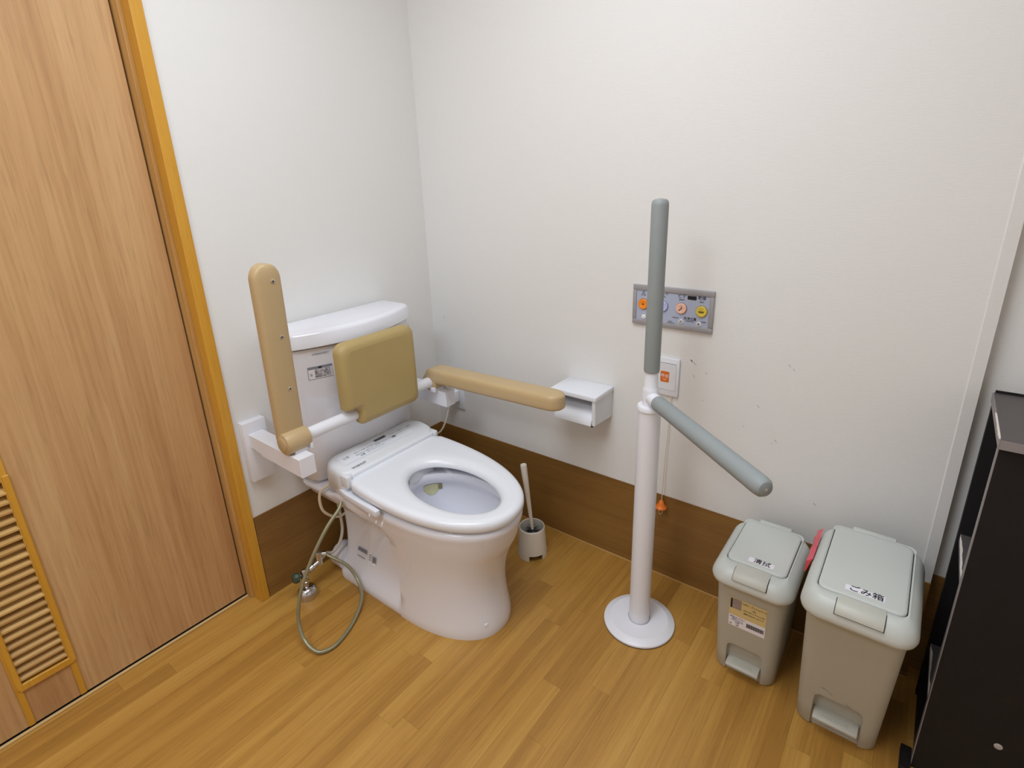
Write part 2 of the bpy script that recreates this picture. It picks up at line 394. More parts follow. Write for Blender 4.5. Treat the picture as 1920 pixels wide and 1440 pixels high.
# ================================================================== TOILET
YC = -0.505
toilet = empty('toilet', (0.45, YC, 0.0), 'white floor-standing toilet with cistern and bidet seat, open seat ring', 'toilet')
def lerp(a, b, t): return a+(b-a)*t
def sm(t): t = max(0, min(1, t)); return t*t*(3-2*t)
LV = [ # z, xr, xf, b, br, xb
 (0.000, .105, .726, .153, .150, .46), (0.012, .104, .728, .155, .153, .46), (0.030, .104, .727, .154, .150, .46), (0.050, .104, .724, .152, .138, .465),
 (0.080, .104, .718, .150, .122, .465), (0.110, .104, .714, .149, .113, .462), (0.140, .103, .712, .149, .109, .460), (0.170, .102, .713, .150, .106, .457),
 (0.200, .101, .717, .152, .105, .453), (0.230, .100, .724, .156, .105, .447), (0.260, .098, .734, .160, .106, .440), (0.280, .096, .742, .164, .108, .432),
 (0.294, .090, .749, .166, .112, .424), (0.304, .084, .754, .168, .122, .418), (0.316, .076, .759, .170, .142, .412), (0.328, .066, .763, .173, .162, .40), (0.340, .058, .767, .175, .175, .38), (0.352, .048, .771, .178, .183, .35), (0.368, .036, .775, .180, .189, .31),
 (0.380, .030, .779, .184, .192, .28), (0.392, .026, .781, .186, .194, .27), (0.400, .028, .779, .184, .192, .27), (0.404, .034, .774, .179, .186, .27)]
def bowl_ring(z, xr, xf, b, br, xb, nf=22, ns=22, nr=8):
    xc = 0.44; half = []
    for i in range(nf+1):
        a = PI/2*i/nf; e = 2/2.25
        half.append((xc+(xf-xc)*math.cos(a)**e, b*math.sin(a)**e))
    for i in range(1, ns+1):
        x = lerp(xc, xr+0.035, i/ns)
        t = sm((xb-x)/0.040+0.5)
        half.append((x, lerp(b, br, t)))
    rr = 0.035; bx = half[-1][1]
    for i in range(1, nr+1):
        a = PI/2*i/nr; half.append((xr+rr-rr*math.sin(a), bx-rr+rr*math.cos(a)))
    yl = half[-1][1]
    for i in range(1, 11): half.append((xr, yl*(1-i/10)))
    zz = lambda x: z-.014*sm((.24-x)/.05)*sm((z-.36)/.03)   # the deck under the cistern sits a little lower
    pts = [(x, YC-y, zz(x)) for x, y in half] + [(x, YC+y, zz(x)) for x, y in reversed(half[1:-1])]
    return pts
bm = bmesh.new(); rs = [bowl_ring(*l) for l in LV]
n = len(rs[0]); vr = [[bm.verts.new(p) for p in r] for r in rs]
for a, b in zip(vr[:-1], vr[1:]):
    for i in range(n): bm.faces.new((a[i], a[(i+1) % n], b[(i+1) % n], b[i]))
bm.faces.new(vr[0])
# inner cavity: same vertex count, angles matched
def inner_ring(z, cx, a, b, p=2.0):
    out = []
    for x, y, _ in rs[-1]:
        an = math.atan2((y-YC)/0.18, (x-0.47)/0.31)
        c, s = math.cos(an), math.sin(an)
        out.append((cx+a*math.copysign(abs(c)**(2/p), c), YC+b*math.copysign(abs(s)**(2/p), s), z))
    return out
INR = [(.404, .560, .175, .120), (.396, .560, .172, .117), (.372, .560, .176, .121), (.364, .560, .183, .128), (.340, .558, .185, .131), (.300, .556, .178, .126),
       (.260, .550, .160, .112), (.225, .540, .130, .090), (.200, .525, .095, .065), (.185, .515, .06, .042), (.180, .51, .01, .008)]
prev = vr[-1]
for it in INR:
    cur = [bm.verts.new(p) for p in inner_ring(*it)]
    for i in range(n):
        f = bm.faces.new((prev[i], prev[(i+1) % n], cur[(i+1) % n], cur[i])); 
    prev = cur
bm.faces.new(prev)
bowl = link('bowl', bm, M_porc, toilet, True, angle=60)
# standing water
bm = bmesh.new(); lathe(bm, (.525, YC, .207), (0, 0, 1), [(.0, 0), (.07, 0.0)], 32, False, False)
# limescale stain at the back of the bowl
bm.free(); bm = bmesh.new()
def bowl_wall(an, z):
    for (z0, c0, a0, b0), (z1, c1, a1, b1) in zip(INR[3:-1], INR[4:]):
        if z1 <= z <= z0:
            t = (z0-z)/(z0-z1); cx, a, b = lerp(c0, c1, t), lerp(a0, a1, t), lerp(b0, b1, t)
            return Vector((cx+(a-.0015)*math.cos(an), YC+(b-.0015)*math.sin(an), z))
STA = 153
g = []
for j in range(7):
    z = lerp(.3630, .322, j/6); half = 0.20*math.sin(PI*(0.30+0.62*j/6))
    g.append([bm.verts.new(bowl_wall(math.radians(STA)+half*k/3, z)) for k in range(-3, 4)])
for a, b in zip(g[:-1], g[1:]):
    for i in range(6): bm.faces.new((a[i], a[i+1], b[i+1], b[i]))
link('stain_patch', bm, M_stain, toilet, True)
bm = bmesh.new(); g = []
for j in range(4):
    z = lerp(.362, .340, j/3)
    g.append([bm.verts.new(bowl_wall(math.radians(STA-11)+0.045*k, z)+Vector((.001, 0, 0))) for k in (-1, 0, 1)])
for a, b in zip(g[:-1], g[1:]):
    for i in range(2): bm.faces.new((a[i], a[i+1], b[i+1], b[i]))
link('stain_patch', bm, M_stainb, toilet, True)
# drain pipe socket behind, bolt cap in front, maker's label
bm = bmesh.new(); lathe(bm, (0.112, YC-0.10, 0.045), (-1, 0, 0), [(.046, 0), (.046, .05), (.040, .055)], 28); link('drain_socket', bm, M_porc, toilet, True)
bm = bmesh.new(); bd = Vector((.93, -.35, .12)).normalized(); lathe(bm, (.708, YC-.055, .045), bd, [(.007, -.002), (.007, .003), (.005, .005)], 18); link('bolt_cap', bm, M_plast, toilet, True)
lb = empty('maker_label', (0.25, YC-0.112, 0.10)); lb.parent = toilet; lb.location = Vector((0.235, YC-0.1165, 0.115))-toilet.location
for (xa, za, xb_, zb) in ((.193, .125, .238, .137), (.193, .105, .232, .108), (.252, .128, .262, .131), (.252, .120, .262, .123), (.252, .112, .262, .115), (.270, .110, .284, .131)):
    bm = bmesh.new(); 
    g = []
    for x in (xa, xb_): g.append([bm.verts.new((x, YC-(lerp(.122, .106, sm(((zz)-.08)/.09)))-.0035-max(0, (x-.2))*0.0, zz)) for zz in (za, zb)])
    bm.faces.new((g[0][0], g[1][0], g[1][1], g[0][1])); link('print_block', bm, M_inkg, lb)

# ---- seat ring
def seat_out(n=72, grow=0.0):
    pts = []
    for i in range(n):
        a = 2*PI*i/n; c, s = math.cos(a), math.sin(a); p = 2/2.2
        x = .42+(.365+grow)*math.copysign(abs(c)**p, c); y = (.196+grow)*math.copysign(abs(s)**p, s)
        if x < .285: x = .285
        pts.append((x, y))
    return pts
def seat_pts(n=72, grow=0.0, hole=False):
    """outline by angle seen from the hole centre so both loops line up"""
    out = []
    cx = .55
    for i in range(n):
        a = 2*PI*i/n; c, s = math.cos(a), math.sin(a)
        if hole:
            A, B = .163+grow, .103+grow
            k = 1/math.sqrt((c/A)**2+(s/B)**2); out.append((cx+c*k+0.007, s*k)); continue
        lo, hi = 0.0, 0.6
        for _ in range(30):
            k = (lo+hi)/2; x = cx+c*k; y = s*k
            f = (abs(x-.42)/(.367+grow))**2.2+(abs(y)/(.197+grow))**2.2
            back = 0.285-grow; r = 0.03
            inside = f < 1 and x > back
            if inside and x < back+r and abs(y) > .182+grow-r:
                inside = math.hypot(back+r-x, abs(y)-(.182+grow-r)) < r
            if inside: lo = k
            else: hi = k
        out.append((cx+c*lo, s*lo))
    return out
def ztop(x): return lerp(.470, .441, max(0, min(1, (x-.285)/.5)))
bm = bmesh.new(); prof = []
# cross-section: outer bottom -> outer side -> top -> inner -> down
steps = [(0.0, -0.003, -.030, 0), (0.0, 0.0, -.024, 0), (0.0, 0.0, -.012, 0), (0.0, -.003, -.005, 0), (0.0, -.010, -.0008, 0), (0.0, -.022, 0.0, 0)]
O = lambda g: seat_pts(72, g)
I = lambda g: seat_pts(72, g, True)
loops = []
for _, g, dz, _ in steps: loops.append([(x, YC+y, ztop(x)+dz) for x, y in O(g)])
oi_, ii_ = O(-.022), I(.03)
for t in (0.35, 0.7, 1.0):
    L_ = []
    for (x0, y0), (x1, y1) in zip(oi_, ii_):
        x, y = lerp(x0, x1, t), lerp(y0, y1, t); L_.append((x, YC+y, ztop(x)-.002*math.sin(t*PI/2)))
    loops.append(L_)
for g, dz in ((.016, -.006), (.007, -.012), (.0, -.021), (.0, -.028)):
    loops.append([(x, YC+y, ztop(x)+dz) for x, y in I(g)])
vr = rings(bm, loops, False, False)
for i in range(72): bm.faces.new((vr[0][i], vr[0][(i+1) % 72], vr[-1][(i+1) % 72], vr[-1][i]))
seat = link('seat', bm, M_plast, toilet, True, angle=50)
# buffers under the seat keep it off the rim
for (x, y) in ((.66, .13), (.66, -.13), (.46, .165), (.46, -.165)):
    nbox('seat_buffer', (x-.015, YC+y-.006, .403), (x+.015, YC+y+.006, ztop(x)-.027), M_plast, toilet, bev=.002, seg=1)
nbox('nozzle_cover', (.386, YC-.080, .398), (.391, YC+.080, .440), M_unit, toilet, bev=.001, seg=1)
nbox('cover_joint', (.391, YC-.030, .404), (.3914, YC-.0288, .436), M_dark, toilet)
# ---- bidet unit behind the seat
def unit_ring(z, xr, xf, hb, r):
    pts = rrect(xr, xf, YC-hb, YC+hb, r, 8); return [(x, y, z) for x, y in pts]
bm = bmesh.new()
def ur(z, xr, xf, hb, r, slope=0.0):
    return [(x, y, z-slope*(x-xr)) for x, y, _ in unit_ring(z, xr, xf, hb, r)]
rings(bm, [ur(.402, .19, .300, .185, .03), ur(.425, .176, .300, .196, .045), ur(.474, .178, .300, .198, .05, .05), ur(.492, .181, .300, .195, .05, .12), ur(.4985, .188, .298, .189, .047, .15), ur(.4995, .196, .296, .183, .045, .15)])
unit = link('bidet_unit', bm, M_unit, toilet, True, angle=40)
# lower shelf in front of the unit that carries the hinge bar, and the hinge bar itself
bm = bmesh.new(); box(bm, (.262, YC-.172, .44), (.306, YC+.172, .483), .006, 3); link('hinge_bar', bm, M_plast, toilet, True)
for s in (-1, 1):
    nbox('hinge_end', (.268, YC+s*.183-.010, .440), (.306, YC+s*.183+.010, .480), M_unit, toilet, bev=.005, seg=3)
# wing with the drip edge on the left of the unit
bm = bmesh.new()
prism(bm, [(.235, YC-.192), (.262, YC-.168), (.452, YC-.196), (.452, YC-.212), (.30, YC-.203)], 'z', .408, .428, bev=.003, seg=2)
link('side_panel', bm, M_plast, toilet, True)
nbox('side_strip', (.275, YC-.1905, .392), (.345, YC-.1865, .404), M_clear, toilet, bev=.001, seg=1, label='clear sticker strip under the seat unit')
def on_unit(x, y): return (x, y, .4999-.15*(x-.196)+.0004)
tz = Vector((1, 0, -.15)).normalized()
YD = Vector((-1, 0, .15))
# sticker strips and wording on the unit
def sticker(x0, x1, y0, y1, m, name='sticker'):
    bm = bmesh.new(); vs = [bm.verts.new(on_unit(x, y)) for x, y in ((x0, y0), (x1, y0), (x1, y1), (x0, y1))]; bm.faces.new(vs)
    return link(name, bm, m, unit)
sticker(.207, .219, YC-.012, YC+.036, M_inkg)
sticker(.229, .240, YC+.047, YC+.062, M_ink)
sticker(.205, .258, YC-.16, YC+.125, mat('clear_film', srgb(222, 226, 232), .3))
text('ウォシュレット', .010, on_unit(.232, YC+.012), (0, 1, 0), YD, M_ink, unit)
text('使用上のご注意　必ずお読みください', .0062, on_unit(.226, YC-.050), (0, 1, 0), YD, M_inkg, unit)
text('便座や便ふたに乗らないでください', .0062, on_unit(.238, YC-.055), (0, 1, 0), YD, M_inkg, unit)
text('注意', .010, on_unit(.248, YC-.085), (0, 1, 0), YD, M_ink, unit)
text('お手入れはやわらかい布で', .0062, on_unit(.247, YC-.03), (0, 1, 0), YD, M_inkg, unit)
text('お手入れのときは電源を切ってください', .0066, on_unit(.218, YC+.095), (0, 1, 0), YD, M_inkg, unit, sx=.8)
text('水をかけないでください', .0062, on_unit(.229, YC+.095), (0, 1, 0), YD, M_inkg, unit)
text('注意', .013, on_unit(.228, YC-.135), (0, 1, 0), YD, M_inkg, unit)
hb = [o for o in toilet.children if o.name.startswith('hinge_bar')][0]
text('WASHLET', .011, on_unit(.284, YC-.128), (0, 1, 0), YD, M_inkg, unit, sx=1.1, bold=.0003)
text('K', .009, (.302, YC+.155, .4752), (0, 1, 0), (-1, 0, 0), M_ink, seat)

# ---- cistern
YT = -.488
def tank_ring(z, xb, xf, hb, rc, bow, n=40):
    """back straight at xb, front bowed out to xf in the middle, corners rounded"""
    front = []; YC = YT
    for i in range(n+1):
        u = -1+2*i/n
        y = hb*u
        x = xf-bow*abs(u)**2.1
        front.append((x, y))
    # round the corner towards the side
    pts = []
    xe = xf-bow
    for i, (x, y) in enumerate(front):
        u = abs(y)/hb
        if u > .93:
            t = (u-.93)/.07; x = x-rc*(1-math.sqrt(max(0, 1-t*t)))
        pts.append((x, YC+y, z))
    pts.append((xb, YC+hb, z)); pts.append((xb, YC-hb, z))
    return pts
tank_z = [(.3915, .05, .140, .185, .02, .035), (.396, .04, .158, .202, .02, .040), (.408, .03, .172, .211, .02, .045), (.46, .024, .181, .215, .02, .050), (.60, .018, .190, .222, .02, .056), (.75, .014, .197, .229, .016, .060), (.853, .012, .201, .233, .012, .062)]
bm = bmesh.new(); rings(bm, [tank_ring(*t) for t in tank_z]); tank = link('cistern', bm, M_porc, toilet, True, angle=45)
bm = bmesh.new(); rings(bm, [tank_ring(.853, .02, .195, .228, .01, .062), tank_ring(.858, .02, .195, .228, .01, .062)]); link('lid_gap', bm, M_dark, toilet, True)
lidz = [(.8575, .010, .210, .238, .005, .066), (.860, .008, .2125, .240, .005, .066), (.896, .008, .2105, .239, .005, .066), (.9015, .010, .2075, .236, .005, .066), (.9055, .016, .202, .230, .005, .066), (.9075, .03, .192, .219, .005, .064)]
bm = bmesh.new(); rings(bm, [tank_ring(*t) for t in lidz]); link('cistern_lid', bm, M_porc, toilet, True, angle=35)
# flush lever at the right side of the cistern
lev = empty('flush_lever', (0, 0, 0)); lev.parent = toilet; lev.location = Vector((.13, YT+.238, .815))-toilet.location
bm = bmesh.new(); lathe(bm, (.124, YT+.226, .822), (0, 1, 0), [(.014, 0), (.014, .010), (.011, .014)], 24); link('lever_hub', bm, M_chrome, lev, True)
bm = bmesh.new(); box(bm, (.117, YT+.236, .776), (.129, YT+.243, .825), .003, 2); link('lever_arm', bm, M_chrome, lev, True)
# printing on the cistern front
def tx(y, z): # x of cistern front
    for t0, t1 in zip(tank_z[:-1], tank_z[1:]):
        if t0[0] <= z <= t1[0]:
            k = (z-t0[0])/(t1[0]-t0[0]); xf_, hb_, bw = (lerp(t0[q], t1[q], k) for q in (2, 3, 5))
            return xf_-bw*(abs(y-YT)/hb_)**2.1+.0009
text('TOTO', .013, (tx(-.335, .842)+.0003, -.335, .842), (-.24, 1, 0), (0, 0, 1), M_ink, tank, bold=.0003)
text('HYDROTECT', .0085, (tx(-.641, .835), -.641, .835), (.38, 1, 0), (0, 0, 1), M_inkg, tank, sx=1.0)
def tpatch(y0, y1, z0, z1, m, name, off=0.0, par=tank):
    bm = bmesh.new(); k = 4; g = [[bm.verts.new((tx(lerp(y0, y1, i/k), z)+off, lerp(y0, y1, i/k), z)) for i in range(k+1)] for z in (z0, z1)]
    for i in range(k): bm.faces.new((g[0][i], g[0][i+1], g[1][i+1], g[1][i]))
    return link(name, bm, m, par)
tpatch(-.681, -.612, .757, .797, mat('label_print_edge', srgb(132, 138, 150), .5), 'warning_label')
tpatch(-.6798, -.6132, .7582, .7885, M_paper, 'label_field', .0003)
tpatch(-.652, -.642, .7895, .7955, M_ink, 'label_mark', .0004)
for k, s_ in enumerate(('必ず守ってください　安全のために', '陶器のひび割れ時は使用しない', '衝撃を与えない・熱湯を注がない', '止水栓を閉めてから掃除する', '取扱説明書をお読みください')):
    z = .7853-.0055*k; text(s_, .0050, (tx(-.640, z)+.0006, -.640, z), (.36, 1, 0), (0, 0, 1), M_ink, tank, fit=.048)
text('注', .009, (tx(-.673, .772)+.0006, -.673, .772), (.45, 1, 0), (0, 0, 1), M_inkg, tank)

# ================================================================== ARMREST RAIL
YB = -0.520; BX, BZ = .240, .634
rail = empty('toilet_backrest_rail', (0.0, YB, .55), 'white wall-mounted toilet support rail with tan back pad, left arm raised, right arm lowered', 'support rail')
for s in (-1, 1):
    y = YB+s*.2885
    nbox('wall_plate', (0.0, y-.036, .442), (.028, y+.036, .640), M_powder, rail, bev=.002, seg=2)
    bm = bmesh.new()
    prism(bm, [(.028, .603), (.028, .560), (.085, .556), (.090, .548), (.300, .543), (.300, .600)], 'y', y-.0235, y+.0235, bev=.0015, seg=1)
    link('bracket_arm', bm, M_powder, rail)
    nbox('pivot_block', (BX-.022, y-.0215+(-s)*.012, .598), (BX+.022, y+.0215-s*.012, .612), M_powder, rail, bev=.002, seg=1)
    bm = bmesh.new(); box(bm, (BX+.006, y-s*.040-.005, .600), (BX+.028, y-s*.040+.005, .619), .002, 2); link('stop_tab', bm, M_powder, rail, True)
bm = bmesh.new(); lathe(bm, (BX, YB-.245, BZ), (0, 1, 0), [(.0185, 0), (.0185, .49)], 32); link('cross_bar', bm, M_powder, rail, True)
# back pad with notches round the bar
def padpoly():
    y0, y1, z0, z1 = YB+.023-.147, YB+.023+.147, .601, .872
    p = []
    def arc(cx, cz, r, a0, a1, n=6):
        for k in range(n+1):
            a = math.radians(lerp(a0, a1, k/n)); p.append((cx+r*math.cos(a), cz+r*math.sin(a)))
    arc(y1-.030, z1-.030, .030, 0, 90); arc(y0+.030, z1-.030, .030, 90, 180)
    arc(y0+.010, .672, .010, 180, 270, 3)
    arc(y0+.030, .642, .020, 90, 0, 4)
    arc(y0+.062, z0+.012, .012, 180, 270, 4); arc(y1-.022, z0+.022, .022, 270, 360, 6)
    return p
bm = bmesh.new(); pp = padpoly(); cy_, cz_ = YB+.023, .74
def shrink(p, d):
    out = []
    n = len(p)
    for i in range(n):
        a, b, c = Vector(p[i-1]), Vector(p[i]), Vector(p[(i+1) % n])
        t = (c-a).normalized(); nrm = Vector((-t.y, t.x)); out.append((b.x+nrm.x*d, b.y+nrm.y*d))
    return out
L_ = []
def inset(p, d):
    # shift every corner inwards towards the pad's middle, along both axes on its own, so that notches keep their shape
    out = []
    for y, z in p:
        out.append((cy_+(y-cy_)*(1-d/.147), cz_+(z-cz_)*(1-d/.135)))
    return out
for x, d in ((.2405, .004), (.2425, 0), (.258, 0), (.268, .003), (.2745, .008), (.2785, .015), (.2800, .024)):
    L_.append([(x, y, z) for y, z in inset(pp, d)])
vr = rings(bm, L_, False, False)
from mathutils.geometry import tessellate_polygon
for R_ in (vr[0], vr[-1]):
    for tri in tessellate_polygon([[Vector((v.co.y, v.co.z, 0)) for v in R_]]):
        try: bm.faces.new([R_[q] for q in tri])
        except ValueError: pass
back = link('back_pad', bm, M_tan2, rail, True, angle=60)
for p in back.data.polygons:
    if abs(p.normal.x) > .999: p.use_smooth = False
# armrests: a rounded pad, flat underside with three screws, hub round the bar
def armrest(yc, raised, label):
    """built lying along +x from the hub, then turned up about the bar when raised"""
    t = empty('armrest', (BX, yc, BZ)); t.parent = rail; t.location = Vector((BX, yc, BZ))-rail.location; t['label'] = label
    tilt = math.radians(-87.5 if raised else -1.5)
    rot = Matrix.Rotation(tilt, 4, 'Y')
    if raised: rot = Matrix.Rotation(math.radians(0.6), 4, 'X') @ rot
    def tr(bm):
        bmesh.ops.transform(bm, matrix=Matrix.Translation((BX, yc, BZ)) @ rot, verts=bm.verts)
    hw = .0385
    Lr = .500 if raised else .540
    def sec(x, wk, hk, zo=0.0):
        pts = []
        zb, zt = -.002, (.045 if raised else .049)
        H = zt-zb
        half_ = [(.76, 0), (.92, .05), (.99, .16), (1, .34), (1, .62), (.96, .80), (.86, .92), (.70, .985), (.40, 1.0)]
        if raised: half_ = [(.66, 0), (.86, .07), (.97, .20), (1, .42), (.95, .68), (.82, .86), (.60, .96), (.3, 1.0)]
        prof = [(-u, v) for u, v in half_] + list(reversed(half_))
        for u, v in prof: pts.append((x, u*hw*wk, zb+H*(v*hk)+zo))
        return pts
    bm = bmesh.new(); R_ = []
    R_.append(sec(-.022, .82, .72, 0)); R_.append(sec(-.012, .95, .92)); R_.append(sec(.01, 1, 1))
    for x in (.06, .12, .2, .3, .4, Lr-.04): R_.append(sec(x, 1.0, 1.0))
    for k in range(1, 11):
        a = PI/2*k/10; c_ = math.cos(a)
        R_.append(sec(Lr-.04+.04*math.sin(a), max(.06, c_**.9), max(.62, 1-.34*(1-c_**.8)), .004*(1-c_)))
    rings(bm, R_); tr(bm); link('arm_pad', bm, M_tan, t, True, angle=55)
    bm = bmesh.new(); lathe(bm, (0, -hw+.0005, 0), (0, 1, 0), [(.026, 0), (.032, .003), (.0335, .008), (.0335, .062), (.030, .0755)], 36)
    tr(bm); link('hub', bm, M_tan, t, True)
    s = -1 if raised else 1
    bm = bmesh.new(); lathe(bm, (0, s*hw, 0), (0, s, 0), [(.0215, -.001), (.0215, .0012), (.020, .002)], 28); tr(bm); link('hub_cap', bm, M_tan, t, True)
    for x in (.455, .305, .155):
        bm = bmesh.new(); lathe(bm, (x, .010, -.0015), (0, 0, -1), [(.0062, 0), (.0058, .0015), (.0035, .0028)], 16)
        box(bm, (x-.0036, .0092, -.0047), (x+.0036, .0108, -.0040), mi=1); box(bm, (x-.0008, .0064, -.0047), (x+.0008, .0136, -.0040), mi=1)
        tr(bm); link('screw', bm, [M_steel, M_ink], t, True)
armrest(-.803, True, 'raised left armrest with three screws')
armrest(-.237, False, 'lowered right armrest')

# ================================================================== HOSES, VALVE, CORDS
valve = empty('stop_valve', (.106, -.780, 0), 'chrome stop valve standing on the floor left of the toilet', 'valve')
bm = bmesh.new(); lathe(bm, (.106, -.780, 0), (0, 0, 1), [(.033, 0), (.0335, .012), (.031, .026), (.024, .036), (.014, .041)], 36); link('floor_flange', bm, M_chrome, valve, True)
bm = bmesh.new(); lathe(bm, (.106, -.780, .040), (0, 0, 1), [(.008, 0), (.008, .012), (.012, .014), (.012, .022), (.009, .024), (.009, .028), (.012, .030), (.012, .04), (.010, .044), (.010, .062), (.006, .068)], 28); link('riser', bm, M_chrome, valve, True)
bm = bmesh.new(); lathe(bm, (.106, -.780, .086), (-.25, -.95, .05), [(.006, .006), (.006, .016), (.016, .018), (.018, .022), (.018, .032), (.013, .038)], 10); link('handle', bm, M_green, valve, False, label='green valve handle')
bm = bmesh.new(); d1 = Vector((0, .90, .22)).normalized(); lathe(bm, (.106, -.776, .088), d1, [(.008, 0), (.009, .012), (.012, .014), (.012, .03), (.009, .034), (.009, .06)], 24); link('outlet_pipe', bm, M_chrome, valve, True)
p1 = Vector((.106, -.776, .088))+d1*.058
bm = bmesh.new(); lathe(bm, p1-Vector((0, 0, .012)), (0, 0, 1), [(.010, 0), (.010, .030), (.013, .032), (.013, .048), (.008, .050)], 24); link('branch_body', bm, M_steel, valve, True)
bm = bmesh.new(); lathe(bm, p1+Vector((0, 0, .028)), (.5, .75, -.2), [(.008, .0), (.008, .012), (.010, .013), (.010, .024), (.007, .026)], 20); link('branch_nut', bm, M_chrome, valve, True)
bm = bmesh.new(); lathe(bm, p1+Vector((0, 0, .004)), (-.1, .9, .35), [(.008, .0), (.008, .014), (.0095, .015), (.0095, .026)], 20); link('branch_nut', bm, M_chrome, valve, True)

q0 = p1+Vector((0, 0, .028))+Vector((.5, .75, -.2)).normalized()*.024
P = [q0, (.150, -.690, .112), (.190, -.668, .085), (.240, -.668, .044), (.290, -.700, .020), (.335, -.770, .008), (.362, -.845, .007), (.357, -.888, .009), (.334, -.906, .014),
     (.292, -.910, .034), (.265, -.903, .070), (.260, -.893, .120), (.262, -.868, .190), (.268, -.822, .268), (.276, -.770, .336), (.276, -.722, .372), (.268, -.704, .388)]
bm = bmesh.new(); pts = catmull(P, 10); tube(bm, pts, .0056, 14)
o = link('water_hose', bm, M_hose, None, True); tag(o, 'olive grey braided water hose looping on the floor from valve to seat', 'hose')
bm = bmesh.new(); tube(bm, catmull([p1+Vector((-.003, .024, .016)), (.108, -.668, .105), (.112, -.640, .125), (.108, -.618, .165), (.095, -.608, .215), (.078, -.602, .27), (.07, -.612, .33), (.075, -.62, .358)], 8), .0055, 12)
o = link('supply_hose', bm, mat('white_hose', srgb(190, 184, 172), .35), None, True); tag(o, 'pale grey supply hose rising behind the toilet from the valve', 'hose')
bm = bmesh.new(); tube(bm, catmull([(.20, -.675, .425), (.190, -.700, .412), (.170, -.712, .388), (.158, -.712, .350), (.150, -.700, .305), (.140, -.665, .262), (.125, -.625, .235), (.11, -.58, .23)], 8), .0045, 10)
o = link('drain_cord', bm, M_cream, None, True); tag(o, 'thin cream tube looping beside the rear left of the toilet bowl', 'tube')
# outlet, plug and cord at the back wall
ou = empty('wall_outlet', (.118, 0, .45), 'white power outlet plate low on back wall behind the lowered armrest', 'outlet')
nbox('cover_plate', (.083, -.008, .405), (.153, 0, .520), M_plast, ou, bev=.003, seg=2)
nbox('socket_face', (.104, -.010, .425), (.132, -.0081, .500), M_unit, ou, bev=.001, seg=1)
pg = empty('power_plug', (.112, -.03, .455), 'white ground-fault power plug with cord in the outlet behind the armrest', 'plug')
nbox('plug_body', (.086, -.050, .440), (.134, -.0105, .492), M_plast, pg, bev=.006, seg=3)
bm = bmesh.new(); lathe(bm, (.098, -.040, .441), (-.1, -.05, -1), [(.010, -.004), (.010, .0), (.008, .006), (.009, .008), (.0075, .013), (.0085, .015), (.006, .022), (.007, .024), (.0045, .032)], 16); link('strain_relief', bm, M_cream, pg, True)
bm = bmesh.new(); tube(bm, catmull([(.095, -.042, .412), (.098, -.060, .380), (.106, -.090, .350), (.118, -.130, .342), (.135, -.200, .36), (.16, -.27, .40), (.19, -.315, .425)], 8), .0034, 10)
link('cord', bm, M_cream, pg, True)

# ================================================================== BRUSH
hold = empty('brush_holder', (.598, -.165, 0), 'white plastic brush holder cup on floor at foot of back wall', 'brush holder')
HC = Vector((.598, -.165, 0))
bm = bmesh.new(); n = 64; prof = [(.0535, 0.0), (.0528, .022), (.052, .026), (.047, .110), (.0462, .116), (.0442, .118), (.0425, .116), (.0425, .108), (.047, .026), (.049, .0)]
vr = []
for r, h in prof: vr.append([bm.verts.new(HC+Vector((r*math.cos(2*PI*i/n), r*math.sin(2*PI*i/n), h))) for i in range(n)])
for k, (a, b) in enumerate(zip(vr[:-1], vr[1:])):
    for i in range(n):
        an = 360*(i+.5)/n
        if (290 < an < 350) and (k in (0, 8)): continue
        bm.faces.new((a[i], a[(i+1) % n], b[(i+1) % n], b[i]))
link('cup', bm, M_brushw, hold, True, angle=40)
bm = bmesh.new(); lathe(bm, HC+Vector((0, 0, .030)), (0, 0, 1), [(.044, 0), (.044, .003)], 32); link('cup_floor', bm, M_brushw, hold, True)
br = empty('toilet_brush', (.598, -.165, .034), 'toilet brush with white handle and dark bristles standing in the cup', 'brush')
b0 = Vector((.600, -.163, .090)); b1 = Vector((.576, -.176, .365)); dd = (b1-b0).normalized()
bm = bmesh.new(); lathe(bm, b0, dd, [(.006, 0), (.0062, .05), (.0088, .15), (.0112, .24), (.0115, .272), (.0105, .276)], 28); link('handle', bm, M_brushw, br, True)
bm = bmesh.new(); lathe(bm, b0-Vector((0, 0, .002)), dd, [(.013, -.002), (.013, .003), (.009, .008)], 20); link('collar', bm, M_white, br, True)
bm = bmesh.new(); rb = random.Random(5)
for i in range(800):
    a = rb.random()*2*PI; h = .034+rb.random()*.070; c = Vector((.600, -.163, h)); L2 = rb.uniform(.028, .037)
    d = Vector((math.cos(a), math.sin(a), rb.uniform(-.1, .35))).normalized(); x, y = frame_for(d); t = .0009
    v = [bm.verts.new(c+x*t), bm.verts.new(c-x*t+y*t), bm.verts.new(c-y*t), bm.verts.new(c+d*L2)]
    for f in ((0, 1, 3), (1, 2, 3), (2, 0, 3)): bm.faces.new([v[q] for q in f])
lathe(bm, (.600, -.163, .036), (0, 0, 1), [(.012, 0), (.018, .01), (.018, .04), (.010, .052)], 16)
o = link('bristles', bm, M_bristle, br); o['kind'] = 'stuff'

